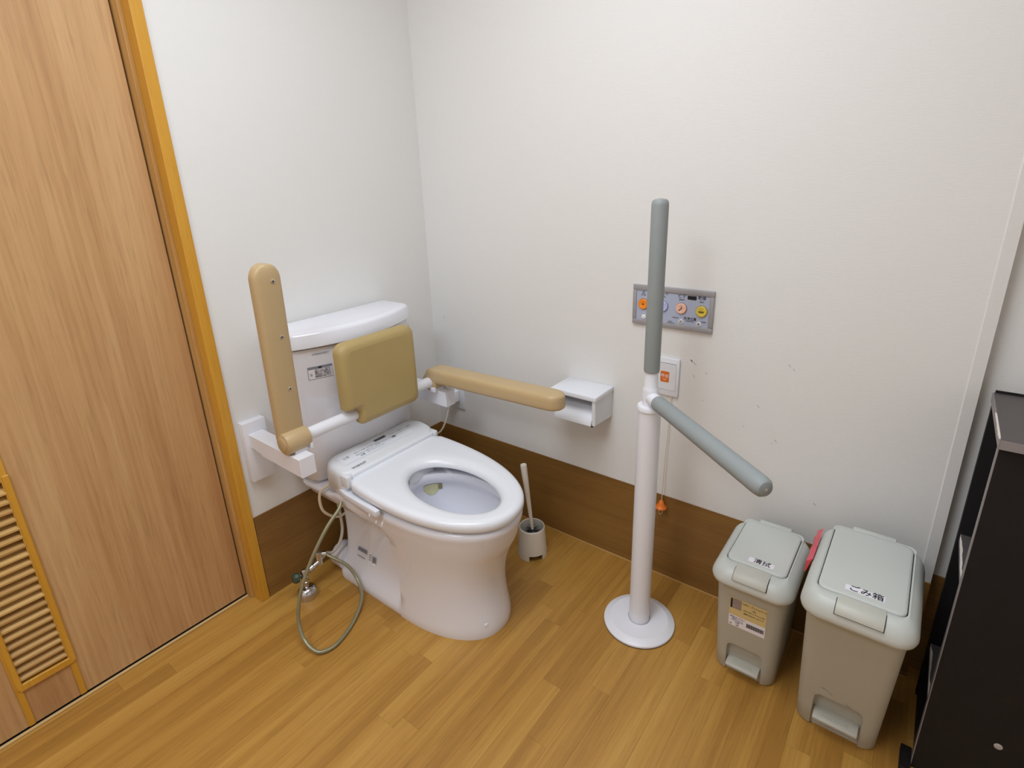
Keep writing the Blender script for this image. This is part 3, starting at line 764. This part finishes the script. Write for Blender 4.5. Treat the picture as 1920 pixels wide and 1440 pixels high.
# ================================================================== PAPER HOLDER
ph = empty('paper_holder', (.742, 0, .60), 'white toilet paper holder with shelf top on back wall beside the armrest', 'paper holder')
nbox('top_shelf', (.655, -.122, .637), (.826, -.001, .653), M_plast, ph, bev=.003, seg=2)
for x in (.659, .810):
    bm = bmesh.new(); prism(bm, [(-.001, .637), (-.001, .548), (-.012, .545), (-.118, .553), (-.118, .637)], 'x', x, x+.012, bev=.0015, seg=1); link('side_panel', bm, M_unit, ph)
nbox('back_plate', (.671, -.006, .56), (.810, -.001, .637), M_unit, ph)
def carc(r, a0, a1): return [(-.044+r*math.cos(math.radians(lerp(a0, a1, k/14))), .553+r*.62*math.sin(math.radians(lerp(a0, a1, k/14)))) for k in range(15)]
bm = bmesh.new(); prism(bm, carc(.078, 72, 182)+carc(.0755, 182, 72), 'x', .6715, .8095); link('paper_cover', bm, M_plast, ph, True)
bm = bmesh.new(); lathe(bm, (.675, -.046, .566), (1, 0, 0), [(.016, 0), (.028, .0005), (.028, .1295), (.016, .130)], 36); o = link('toilet_paper_roll', bm, M_tp, None, True)
tag(o, 'white toilet paper roll inside the wall holder', 'paper roll')
nbox('foot', (.806, -.116, .546), (.812, -.108, .553), M_ink, ph)

# ================================================================== BIDET CONTROL PANEL
cp = empty('bidet_control_panel', (1.006, 0, .94), 'grey framed bidet control panel with coloured buttons on back wall behind grey pole', 'control panel')
bm = bmesh.new()
for a, b in (((.885, .879), (1.128, .894)), ((.885, .984), (1.128, 1.000)), ((.885, .894), (.897, .984)), ((1.115, .894), (1.128, .984))):
    box(bm, (a[0], -.0095, a[1]), (b[0], 0, b[1]), .0022, 2)
link('frame', bm, M_panelf, cp, True)
face = nbox('face_plate', (.8955, -.0062, .892), (1.1165, -.0005, .9865), M_panel, cp)
FX = (1, 0, 0); FZ = (0, 0, 1); FY = -.0064
for x, z, m, nm, sym in ((.919, .942, M_btno, 'orange button', '■'), (.980, .942, M_btnb, 'blue button', None), (1.036, .942, M_btnp, 'pink button', 'ʆ'), (1.095, .940, M_btny, 'yellow button', '≋')):
    bm = bmesh.new(); lathe(bm, (x, FY+.0003, z), (0, -1, 0), [(.0168, 0), (.0168, .0004)], 36); link('button_ring', bm, M_dark, cp, True)
    bm = bmesh.new(); lathe(bm, (x, FY, z), (0, -1, 0), [(.0158, 0), (.0158, .003), (.0138, .005), (.011, .005), (.006, .0035), (.001, .0032)], 36); o = link('button', bm, m, cp, True); o['label'] = nm
    if nm == 'orange button': nbox('button_mark', (x-.0022, FY-.0042, z-.0022), (x+.0022, FY-.0034, z+.0022), mat('dark_red', srgb(90, 20, 16), .5), o)
    if nm == 'pink button':
        bm = bmesh.new(); tube(bm, [Vector((x+.0015, FY-.0045, z+.006)), Vector((x+.001, FY-.0045, z-.001)), Vector((x-.004, FY-.0045, z-.003)), Vector((x-.006, FY-.0045, z-.007))], .0011, 6); link('button_mark', bm, M_ink, o)
    if nm == 'yellow button':
        bm = bmesh.new()
        for q in (-.005, 0, .005): prism(bm, [(x+q-.0033, z-.001), (x+q, z-.004), (x+q+.0033, z-.001), (x+q, z+.002)], 'y', FY-.0048, FY-.0040)
        link('button_mark', bm, mat('brown_ink', srgb(96, 84, 30), .5), o)
for x, z, ch in ((.922, .903, '−'), (.975, .903, '+'), (1.038, .903, '前'), (1.089, .902, '後')):
    bm = bmesh.new(); lathe(bm, (x, FY, z), (0, -1, 0), [(.0068, 0), (.0068, .0018), (.0055, .0026)], 24); o = link('button', bm, M_white, cp, True); o['label'] = 'small white button'
    text(ch, .0095, (x, FY-.0028, z), FX, FZ, M_ink, o)
for s, sz, x, z, m in (('止', .0115, .9185, .9775, M_ink), ('STOP', .0062, .9185, .9690, M_ink), ('おしり', .0105, .980, .9790, M_ink), ('REAR', .0058, .980, .9705, M_ink), ('ビデ', .0125, 1.036, .9775, M_ink), ('BIDET', .0062, 1.036, .9675, M_ink),
    ('乾燥', .0115, 1.0935, .9775, M_ink), ('DRY', .0062, 1.0935, .9665, M_ink), ('洗浄位置', .0095, 1.063, .9140, M_ink), ('POSITION', .0052, 1.063, .9070, M_ink), ('FRONT', .0055, 1.021, .9125, M_ink), ('REAR', .0055, 1.103, .9095, M_ink),
    ('水勢', .0085, .948, .9130, M_ink), ('TOTO', .0045, 1.005, .8990, M_ink), ('WASHLET', .0052, 1.007, .8945, M_ink)):
    text(s, sz, (x, FY-.0002, z), FX, FZ, m, cp)
nbox('display', (1.0525, FY-.0006, .9705), (1.078, FY+.0002, .9810), M_black, cp)
nbox('display', (.944, FY-.0006, .9705), (.960, FY+.0002, .9830), M_black, cp)

# ================================================================== CALL SWITCH
cs = empty('emergency_call_switch', (1.008, 0, .725), 'white call switch plate with orange sign and pull cord behind grey pole', 'call switch')
nbox('plate', (.973, -.009, .664), (1.043, 0, .786), M_plast, cs, bev=.003, seg=2)
nbox('inner_plate', (.981, -.0105, .684), (1.035, -.009, .768), M_unit, cs, bev=.001, seg=1)
nbox('groove', (.984, -.0108, .7695), (1.034, -.0088, .7703), M_inkl, cs)
bm = bmesh.new(); prism(bm, rrect(.987, 1.007+.007, .709, .743, .003, 3), 'y', -.0113, -.0104); sg = link('call_sign', bm, M_orange2, cs, label='orange call sign')
text('呼出', .0125, (1.0005, -.0115, .7285), FX, FZ, M_white, sg)
text('CALL', .0055, (1.0005, -.0115, .7175), FX, FZ, M_white, sg)
bm = bmesh.new(); tube(bm, [Vector((1.024, -.006, .668)), Vector((1.020, -.012, .50)), Vector((1.018, -.014, .40)), Vector((1.017, -.016, .30))], .0012, 8); link('pull_cord', bm, M_cord, cs, True)
bm = bmesh.new(); lathe(bm, (1.017, -.018, .300), (0, 0, -1), [(.003, 0), (.007, .004), (.010, .012), (.013, .019), (.0185, .024), (.0190, .027), (.016, .030), (.005, .030)], 28); link('pull_knob', bm, M_orange, cs, True, label='orange pull knob')
bm = bmesh.new(); tube(bm, catmull([(1.012, -.018, .272), (1.010, -.018, .262), (1.011, -.019, .252), (1.016, -.020, .247), (1.021, -.020, .253), (1.023, -.019, .262), (1.022, -.018, .272)], 6), .0010, 8); link('cord_loop', bm, M_cord, cs, True)

# ================================================================== GREY POLE
PX, PY = 1.054, -.240
gp = empty('grab_pole', (PX, PY, 0), 'white floor pole with two grey padded arms, one upright, one level', 'grab pole')
bm = bmesh.new(); lathe(bm, (PX, PY, 0), (0, 0, 1), [(.106, .003), (.1065, .006), (.1055, .009), (.103, .0105), (.087, .0175), (.085, .018), (.0335, .018), (.0335, .012)], 96, True, True); link('base_disc', bm, M_powder, gp, True, angle=14)
bm = bmesh.new(); lathe(bm, (PX, PY, 0), (0, 0, 1), [(.106, 0), (.106, .003)], 64); link('base_gasket', bm, M_dark, gp, True)
bm = bmesh.new(); lathe(bm, (PX, PY, .012), (0, 0, 1), [(.0305, 0), (.0305, .706)], 40); link('pole', bm, M_powder, gp, True)
bm = bmesh.new(); lathe(bm, (PX, PY, .716), (0, 0, 1), [(.031, 0), (.0335, .002), (.0335, .010), (.0315, .014), (.023, .015)], 40); link('collar', bm, M_powder, gp, True)
ad = Vector((.362, -.305, .006)).normalized()
bm = bmesh.new(); lathe(bm, (PX, PY, .728), (0, 0, 1), [(.0205, 0), (.0205, .045), (.0190, .052), (.0172, .056), (.0172, .100)], 32); link('stem', bm, M_powder, gp, True)
bm = bmesh.new(); lathe(bm, Vector((PX, PY, .752))-ad*.012, ad, [(.006, -.012), (.0165, -.006), (.0185, .002), (.0185, .060)], 32); link('elbow', bm, M_powder, gp, True)
bm = bmesh.new(); lathe(bm, (PX, PY, .822), (0, 0, 1), [(.014, 0), (.0195, .003), (.0205, .008), (.0205, .424), (.0195, .432), (.015, .437), (.006, .4385)], 36); link('arm_grip', bm, M_grey, gp, True)
bm = bmesh.new(); lathe(bm, (PX, PY, 1.2600), (0, 0, 1), [(.004, -.001), (.003, .0012)], 12); link('grip_plug', bm, M_cap, gp, True)
A0 = Vector((PX, PY, .752))+ad*.040
bm = bmesh.new(); lathe(bm, A0, ad, [(.015, 0), (.0195, .003), (.0205, .008), (.0208, .416), (.0195, .426), (.015, .4325), (.007, .435)], 36); link('arm_grip', bm, M_grey, gp, True)
bm = bmesh.new(); lathe(bm, A0+ad*.4348, ad, [(.0035, -.001), (.0030, .001)], 12); link('grip_plug', bm, M_cap, gp, True)

# ================================================================== PEDAL BINS
def bin_(x0, x1, yb, yf, H, label, word, big):
    """x0..x1 lid extent, yb back, yf front edge of lid, H height"""
    t = empty('pedal_bin', ((x0+x1)/2, (yb+yf)/2, 0), label, 'bin', 'beige pedal bins by the back wall')
    cx = (x0+x1)/2; hw = (x1-x0)/2
    lh = .050 if big else .044          # lid height
    zt = H-lh
    ins = .013
    # body: tapering rounded box with an arched recess for the pedal
    bw0, bw1 = hw-ins-.010, hw-ins
    yb0, yb1 = yb+.028, yb+.018; yf0 = yf+(.108 if big else .062); yf1 = yf+(.030 if big else .026)
    rec_w = bw0-(.034 if big else .030); rec_h = .128 if big else .106
    bm = bmesh.new(); N_ = 12
    def ring(z, bw, y_b, y_f, r=.030):
        out = []
        for px, py in rrect(cx-bw, cx+bw, y_f, y_b, r, 6): out.append((px, py, z))
        return out
    zs = [0.0, .006, rec_h*.5, rec_h, rec_h+.02, zt*.6, zt]
    R_ = []
    for z in zs:
        k = z/zt; R_.append(ring(z, lerp(bw0, bw1, k)-(.003 if z == 0 else 0), lerp(yb0, yb1, k), lerp(yf0, yf1, k)+(.003 if z == 0 else 0)))
    rings(bm, R_)
    bmesh.ops.recalc_face_normals(bm, faces=bm.faces)
    body = link('body', bm, M_bin, t, True, angle=40)
    # cutter for the recess under the front
    bm = bmesh.new()
    poly = [(cx-rec_w, -.01), (cx+rec_w, -.01), (cx+rec_w, rec_h*.72), (cx+rec_w*.96, rec_h*.92), (cx+rec_w*.80, rec_h), (cx-rec_w*.80, rec_h), (cx-rec_w*.96, rec_h*.92), (cx-rec_w, rec_h*.72)]
    prism(bm, poly, 'y', yf-.05, yf0+.009)
    bmesh.ops.recalc_face_normals(bm, faces=bm.faces)
    cut = link('cutter', bm, M_bin, None)
    md = body.modifiers.new('recess', 'BOOLEAN'); md.operation = 'DIFFERENCE'; md.object = cut; md.solver = 'EXACT'
    bpy.context.view_layer.update()
    dg = bpy.context.evaluated_depsgraph_get(); me = bpy.data.meshes.new_from_object(body.evaluated_get(dg))
    body.modifiers.clear(); body.data = me; bpy.data.objects.remove(cut)
    bm = bmesh.new(); bm.from_mesh(me)
    bl = Vector(body.location)+t.location
    es = []
    for e in bm.edges:
        a, b = e.verts[0].co+bl, e.verts[1].co+bl
        if len(e.link_faces) == 2 and e.calc_face_angle(0) > .7 and a.y < yf0+.045 and b.y < yf0+.045 and max(a.z, b.z) < rec_h+.01 and min(a.z, b.z) > -.001 and max(a.z, b.z) > .002: es.append(e)
    try: bmesh.ops.bevel(bm, geom=es, offset=.006, segments=3, profile=.5, affect='EDGES', clamp_overlap=True)
    except Exception: pass
    bm.to_mesh(me); bm.free()
    for p in me.polygons: p.use_smooth = True
    try: me.set_sharp_from_angle(angle=math.radians(38))
    except Exception: pass
    me.materials.clear(); me.materials.append(M_bin)
    # pedal: grooved tread
    pw = rec_w-.004; pz = .061 if big else .047; py0, py1 = yf0+.022, yf0-(.026 if big else .022)
    bm = bmesh.new()
    prism(bm, [(py0, pz), (py0, pz-.006), (py1+.006, pz-.012), (py1, pz-.012), (py1-.001, pz-.006), (py1+.006, pz-.002)], 'x', cx-pw, cx+pw, bev=.002, seg=2)
    link('pedal', bm, M_pedal, t, True)
    for k in range(3):
        y = lerp(py0, py1, .60+.11*k); z = lerp(pz, pz-.002, .60+.11*k)+.0004
        nbox('pedal_rib', (cx-pw*.62, y-.0016, z-.003), (cx+pw*.55, y+.0016, z+.0008), M_pedal, t, bev=.0006, seg=1)
    # lid frame: domed rim with opening for the flap
    NR = 8; L_ = []
    def rr(z, g, r): return [(px, py, z) for px, py in rrect(x0+g, x1-g, yf+g, yb-g, r, NR)]
    rimL = [(zt-.004, .010, .034), (zt, .003, .040), (zt+.008, .0, .044), (zt+lh*.34, .0005, .044), (zt+lh*.58, .0035, .042), (zt+lh*.78, .009, .038), (H-.004, .0155, .033), (H-.001, .021, .028)]
    ix0, ix1, iy0, iy1 = x0+.026, x1-.026, yf+.040, yb-.012
    if not big: iy0 = yf+.050
    for z, g, r in rimL: L_.append(rr(z, g, r))
    def inn(z, g, r=.018): return [(px, py, z) for px, py in rrect(ix0+g, ix1-g, iy0+g, iy1-g, r, NR)]
    L_.append(inn(H+.001, -.003)); L_.append(inn(H-.001, 0)); L_.append(inn(H-.008, 0))
    bm = bmesh.new(); rings(bm, L_); lid = link('lid_frame', bm, M_lid, t, True, angle=50)
    # dark joint and flap
    bm = bmesh.new(); rings(bm, [inn(H-.0079, .0002), inn(H-.0075, .0002)]); link('flap_gap', bm, M_dark, t)
    bm = bmesh.new(); rings(bm, [inn(H-.0074, .0020), inn(H+.0012, .0020), inn(H+.0030, .0035), inn(H+.0036, .008)]); link('flap', bm, M_lid, t, True, angle=50)
    # hinge cover at the back
    nbox('hinge_cover', (cx-hw*.42, yb-.012, H-.012), (cx+hw*.42, yb+.006, H+.002), M_lid, t, bev=.003, seg=2)
    # front catch
    cw = hw*.40; nx = cx+(.004 if big else .0)
    bm = bmesh.new(); prism(bm, [(iy0-.002, H-.006), (iy0-.002, H+.0004), (yf+.018, H-.0005), (yf+.0075, H-.008), (yf+.0015, H-lh*.46), (yf+.006, H-lh*.50)], 'x', nx-cw-.0014, nx+cw+.0014)
    link('catch_gap', bm, M_dark, t)
    bm = bmesh.new(); prism(bm, [(iy0-.0012, H-.006), (iy0-.0012, H+.0022), (yf+.018, H+.0022), (yf+.006, H-.003), (yf-.0010, H-lh*.27), (yf-.0020, H-lh*.38), (yf+.006, H-lh*.40)], 'x', nx-cw, nx+cw, bev=.0012, seg=2)
    link('catch', bm, M_catch, t, True)
    # name sticker
    wz = H+.0039; wy = iy0+(.030 if big else .026); ww = .036 if big else .030; wx = cx+(.005 if big else .008)
    st = nbox('name_sticker', (wx-ww, wy-.009, wz-.0004), (wx+ww, wy+.009, wz), M_paper, t, label='white sticker with the words '+word)
    text(word, .0215 if big else .020, (wx+.002, wy, wz+.0003), (1, 0, 0), (0, 1, 0), M_ink, st, bold=.0002)
    return t, (cx, yf0, yf1, zt)
tb, inf = bin_(1.266, 1.463, -.052, -.318, .366, 'smaller beige pedal bin with price label on its front', '清拭', False)
# product label on the front of the smaller bin
cxs, yf0s, yf1s, zts = inf
def fy(z): return lerp(yf0s, yf1s, z/zts)-.0007
pl_ = empty('product_label', (0, 0, 0)); pl_.parent = tb; pl_.location = Vector((1.362, fy(.22), .22))-tb.location
def fq(x0, x1, z0, z1, m, name, off=0.0, sk=-.0):
    bm = bmesh.new(); vs = [bm.verts.new((x, fy(z)-off, z+sk*(x-1.31))) for x, z in ((x0, z0), (x1, z0), (x1, z1), (x0, z1))]; bm.faces.new(vs)
    return link(name, bm, m, pl_)
FV = Vector((0, fy(.3)-fy(.2), .1)).normalized()
LX0, LX1, LZA, LZB = 1.319, 1.409, .174, .272
fq(LX0, LX1, LZA, LZB, M_paper, 'label_sheet')
fq(LX0, LX1, .212, LZB, M_yellow, 'label_band', .0003)
fq(LX0+.002, LX0+.029, .236, .270, M_photo, 'label_photo', .0006)
fq(LX0+.002, LX0+.007, .236, .268, M_ink, 'label_photo_edge', .0009)
for k in range(22):
    x = LX1-.045+.0019*k; fq(x, x+.0011 if k % 3 else x+.0015, .187, .201, M_ink, 'barcode_bar', .0006)
text('ペダル・プッシュペール', .0075, (1.379, fy(.262)-.0006, .262), (1, 0, 0), FV, M_ink, pl_, sx=.72)
text('10L', .0075, (1.379, fy(.251)-.0006, .251), (1, 0, 0), FV, M_ink, pl_)
text('ペダルでもワンプッシュでも', .0048, (1.379, fy(.241)-.0006, .241), (1, 0, 0), FV, M_ink, pl_, sx=.85)
text('開閉できるダストボックス', .0048, (1.379, fy(.231)-.0006, .231), (1, 0, 0), FV, M_ink, pl_, sx=.85)
for k, s in enumerate(('品質表示 ポリプロピレン', '容量約10リットル', '火のそばに置かない', '日本製')):
    text(s, .0044, (1.341, fy(.206-.006*k)-.0006, .206-.006*k), (1, 0, 0), FV, M_inkg, pl_, sx=.8)
text('PP', .006, (LX0+.006, fy(.180)-.0006, .180), (1, 0, 0), FV, M_ink, pl_); text('CE', .006, (LX0+.022, fy(.180)-.0006, .180), (1, 0, 0), FV, M_ink, pl_)
bb, infb = bin_(1.481, 1.697, -.090, -.405, .456, 'larger beige pedal bin between small bin and dark shelf', 'ごみ箱', True)
# scuff on the larger bin
cxb, yf0b, yf1b, ztb = infb
bm = bmesh.new()
for (a, z, l) in ((1.548, .158, .020), (1.566, .150, .010), (1.600, .135, .016)):
    y = lerp(yf0b, yf1b, z/ztb)-.0005
    vs = [bm.verts.new(p) for p in ((a, y, z), (a+l, y, z-.005), (a+l*.9, y, z-.0038), (a+l*.3, y, z+.0003))]; bm.faces.new(vs)
link('scuff_mark', bm, mat('grey_scuff', srgb(120, 116, 106), .8), bb)
# pink bag edge poking up between the bins
bm = bmesh.new(); g = []
for j in range(9):
    t_ = j/8; y = lerp(-.105, -.245, t_); wv = .0020*math.sin(j*2.3); h = .006*math.sin(PI*min(1, t_*1.15+.1))
    g.append([(1.469+wv, y, .395), (1.4700+wv, y, .425), (1.4745+wv*.4, y, .428+h), (1.4825, y, .436+h*.6), (1.4795, y, .428), (1.4722+wv, y, .395)])
rings(bm, g)
o = link('plastic_bag', bm, M_pink, None, True); tag(o, 'red and pink plastic bag edge squeezed between the two bins', 'bag')

# ================================================================== SHELF UNIT
SX0, SY0, SY1, SH = 1.743, -.275, -.030, .846
SX1 = 2.16
sh = empty('shelf_unit', (1.95, -.152, 0), 'dark brown chipped shelf unit with open side facing the bins', 'shelf')
def board(name, a, b, m=M_shelf, edge=True):
    o = nbox(name, a, b, m, sh)
    return o
TB = .018
side = nbox('side_panel', (SX0+.0015, SY0, 0), (SX1, SY0+TB, SH-.020), M_shelf, sh)
nbox('edge_band', (SX0, SY0, 0), (SX0+.0015, SY0+TB, SH-.020), M_edge, side)
far = nbox('side_panel', (SX0+.0015, SY1-TB, 0), (SX1, SY1, SH-.020), M_shelf, sh)
nbox('edge_band', (SX0, SY1-TB, 0), (SX0+.0015, SY1, SH-.020), M_shelf, far)
top = nbox('top_board', (SX0-.001, SY0-.016, SH-.020), (SX1+.002, SY1+.002, SH), M_shelft, sh)
nbox('edge_band', (SX0-.0028, SY0-.016, SH-.019), (SX0-.001, SY1+.002, SH-.001), M_edge, top)
nbox('edge_band', (SX0-.001, SY0-.0178, SH-.019), (SX1+.002, SY0-.016, SH-.001), M_edge, top)
nbox('back_lip', (SX0+.001, SY1+.0002, SH-.001), (SX1, SY1+.002, SH+.006), M_shelf, top)
nbox('back_board', (SX1-.012, SY0+TB, .07), (SX1, SY1-TB, SH-.020), M_shelf, sh)
rc = random.Random(11)
def chips(x, y0, y1, z, par, vert=False):
    bm = bmesh.new(); y = y0
    pts_t, pts_b = [], []
    k = 9
    for i in range(k+1):
        yy = lerp(y0, y1, i/k); wv = rc.uniform(.0008, .0042) if 0 < i < k else .0003
        pts_t.append((x+wv, yy)); 
    poly = [(x-.0002, y0), (x-.0002, y1)]+[(a, b) for a, b in reversed(pts_t)]
    prism(bm, poly, 'z', z-.001, z+.0006)
    k2 = []
    for i in range(k+1):
        yy = lerp(y0, y1, i/k); k2.append((yy, z-(rc.uniform(.001, .006) if 0 < i < k else .0005)))
    prism(bm, [(y0, z), (y1, z)]+list(reversed(k2)), 'x', x-.0008, x+.0002)
    return link('chipped_edge', bm, M_chip, par)
for z in (.498, .172):
    b = nbox('shelf_board', (SX0+.006, SY0+TB, z-.018), (SX1-.012, SY1-TB, z), M_shelft, sh)
    nbox('edge_band', (SX0+.0045, SY0+TB, z-.018), (SX0+.006, SY1-TB, z), M_edge, b)
    chips(SX0+.0045, SY1-TB-.012, SY0+TB+.03, z, b)
bot = nbox('bottom_board', (SX0+.004, SY0+TB, .0), (SX1-.012, SY1-TB, .050), M_shelf, sh)
nbox('foot_block', (SX0-.021, SY0-.030, .0), (SX0-.0005, SY0+.036, .018), M_shelf, sh, bev=.001, seg=1)
chips(SX0-.0028, SY1-.12, SY0-.012, SH-.0012, top)
for (x, z) in ((1.868, .5), (1.868, .172), (2.07, .5), (2.07, .172)):
    bm = bmesh.new(); lathe(bm, (x, SY0, z-.009), (0, -1, 0), [(.0072, -.0005), (.0072, .0006), (.0060, .0012)], 20); c = link('screw_cap', bm, M_cap, sh, True)
# open front faces the bins; nothing stands on the shelves in view
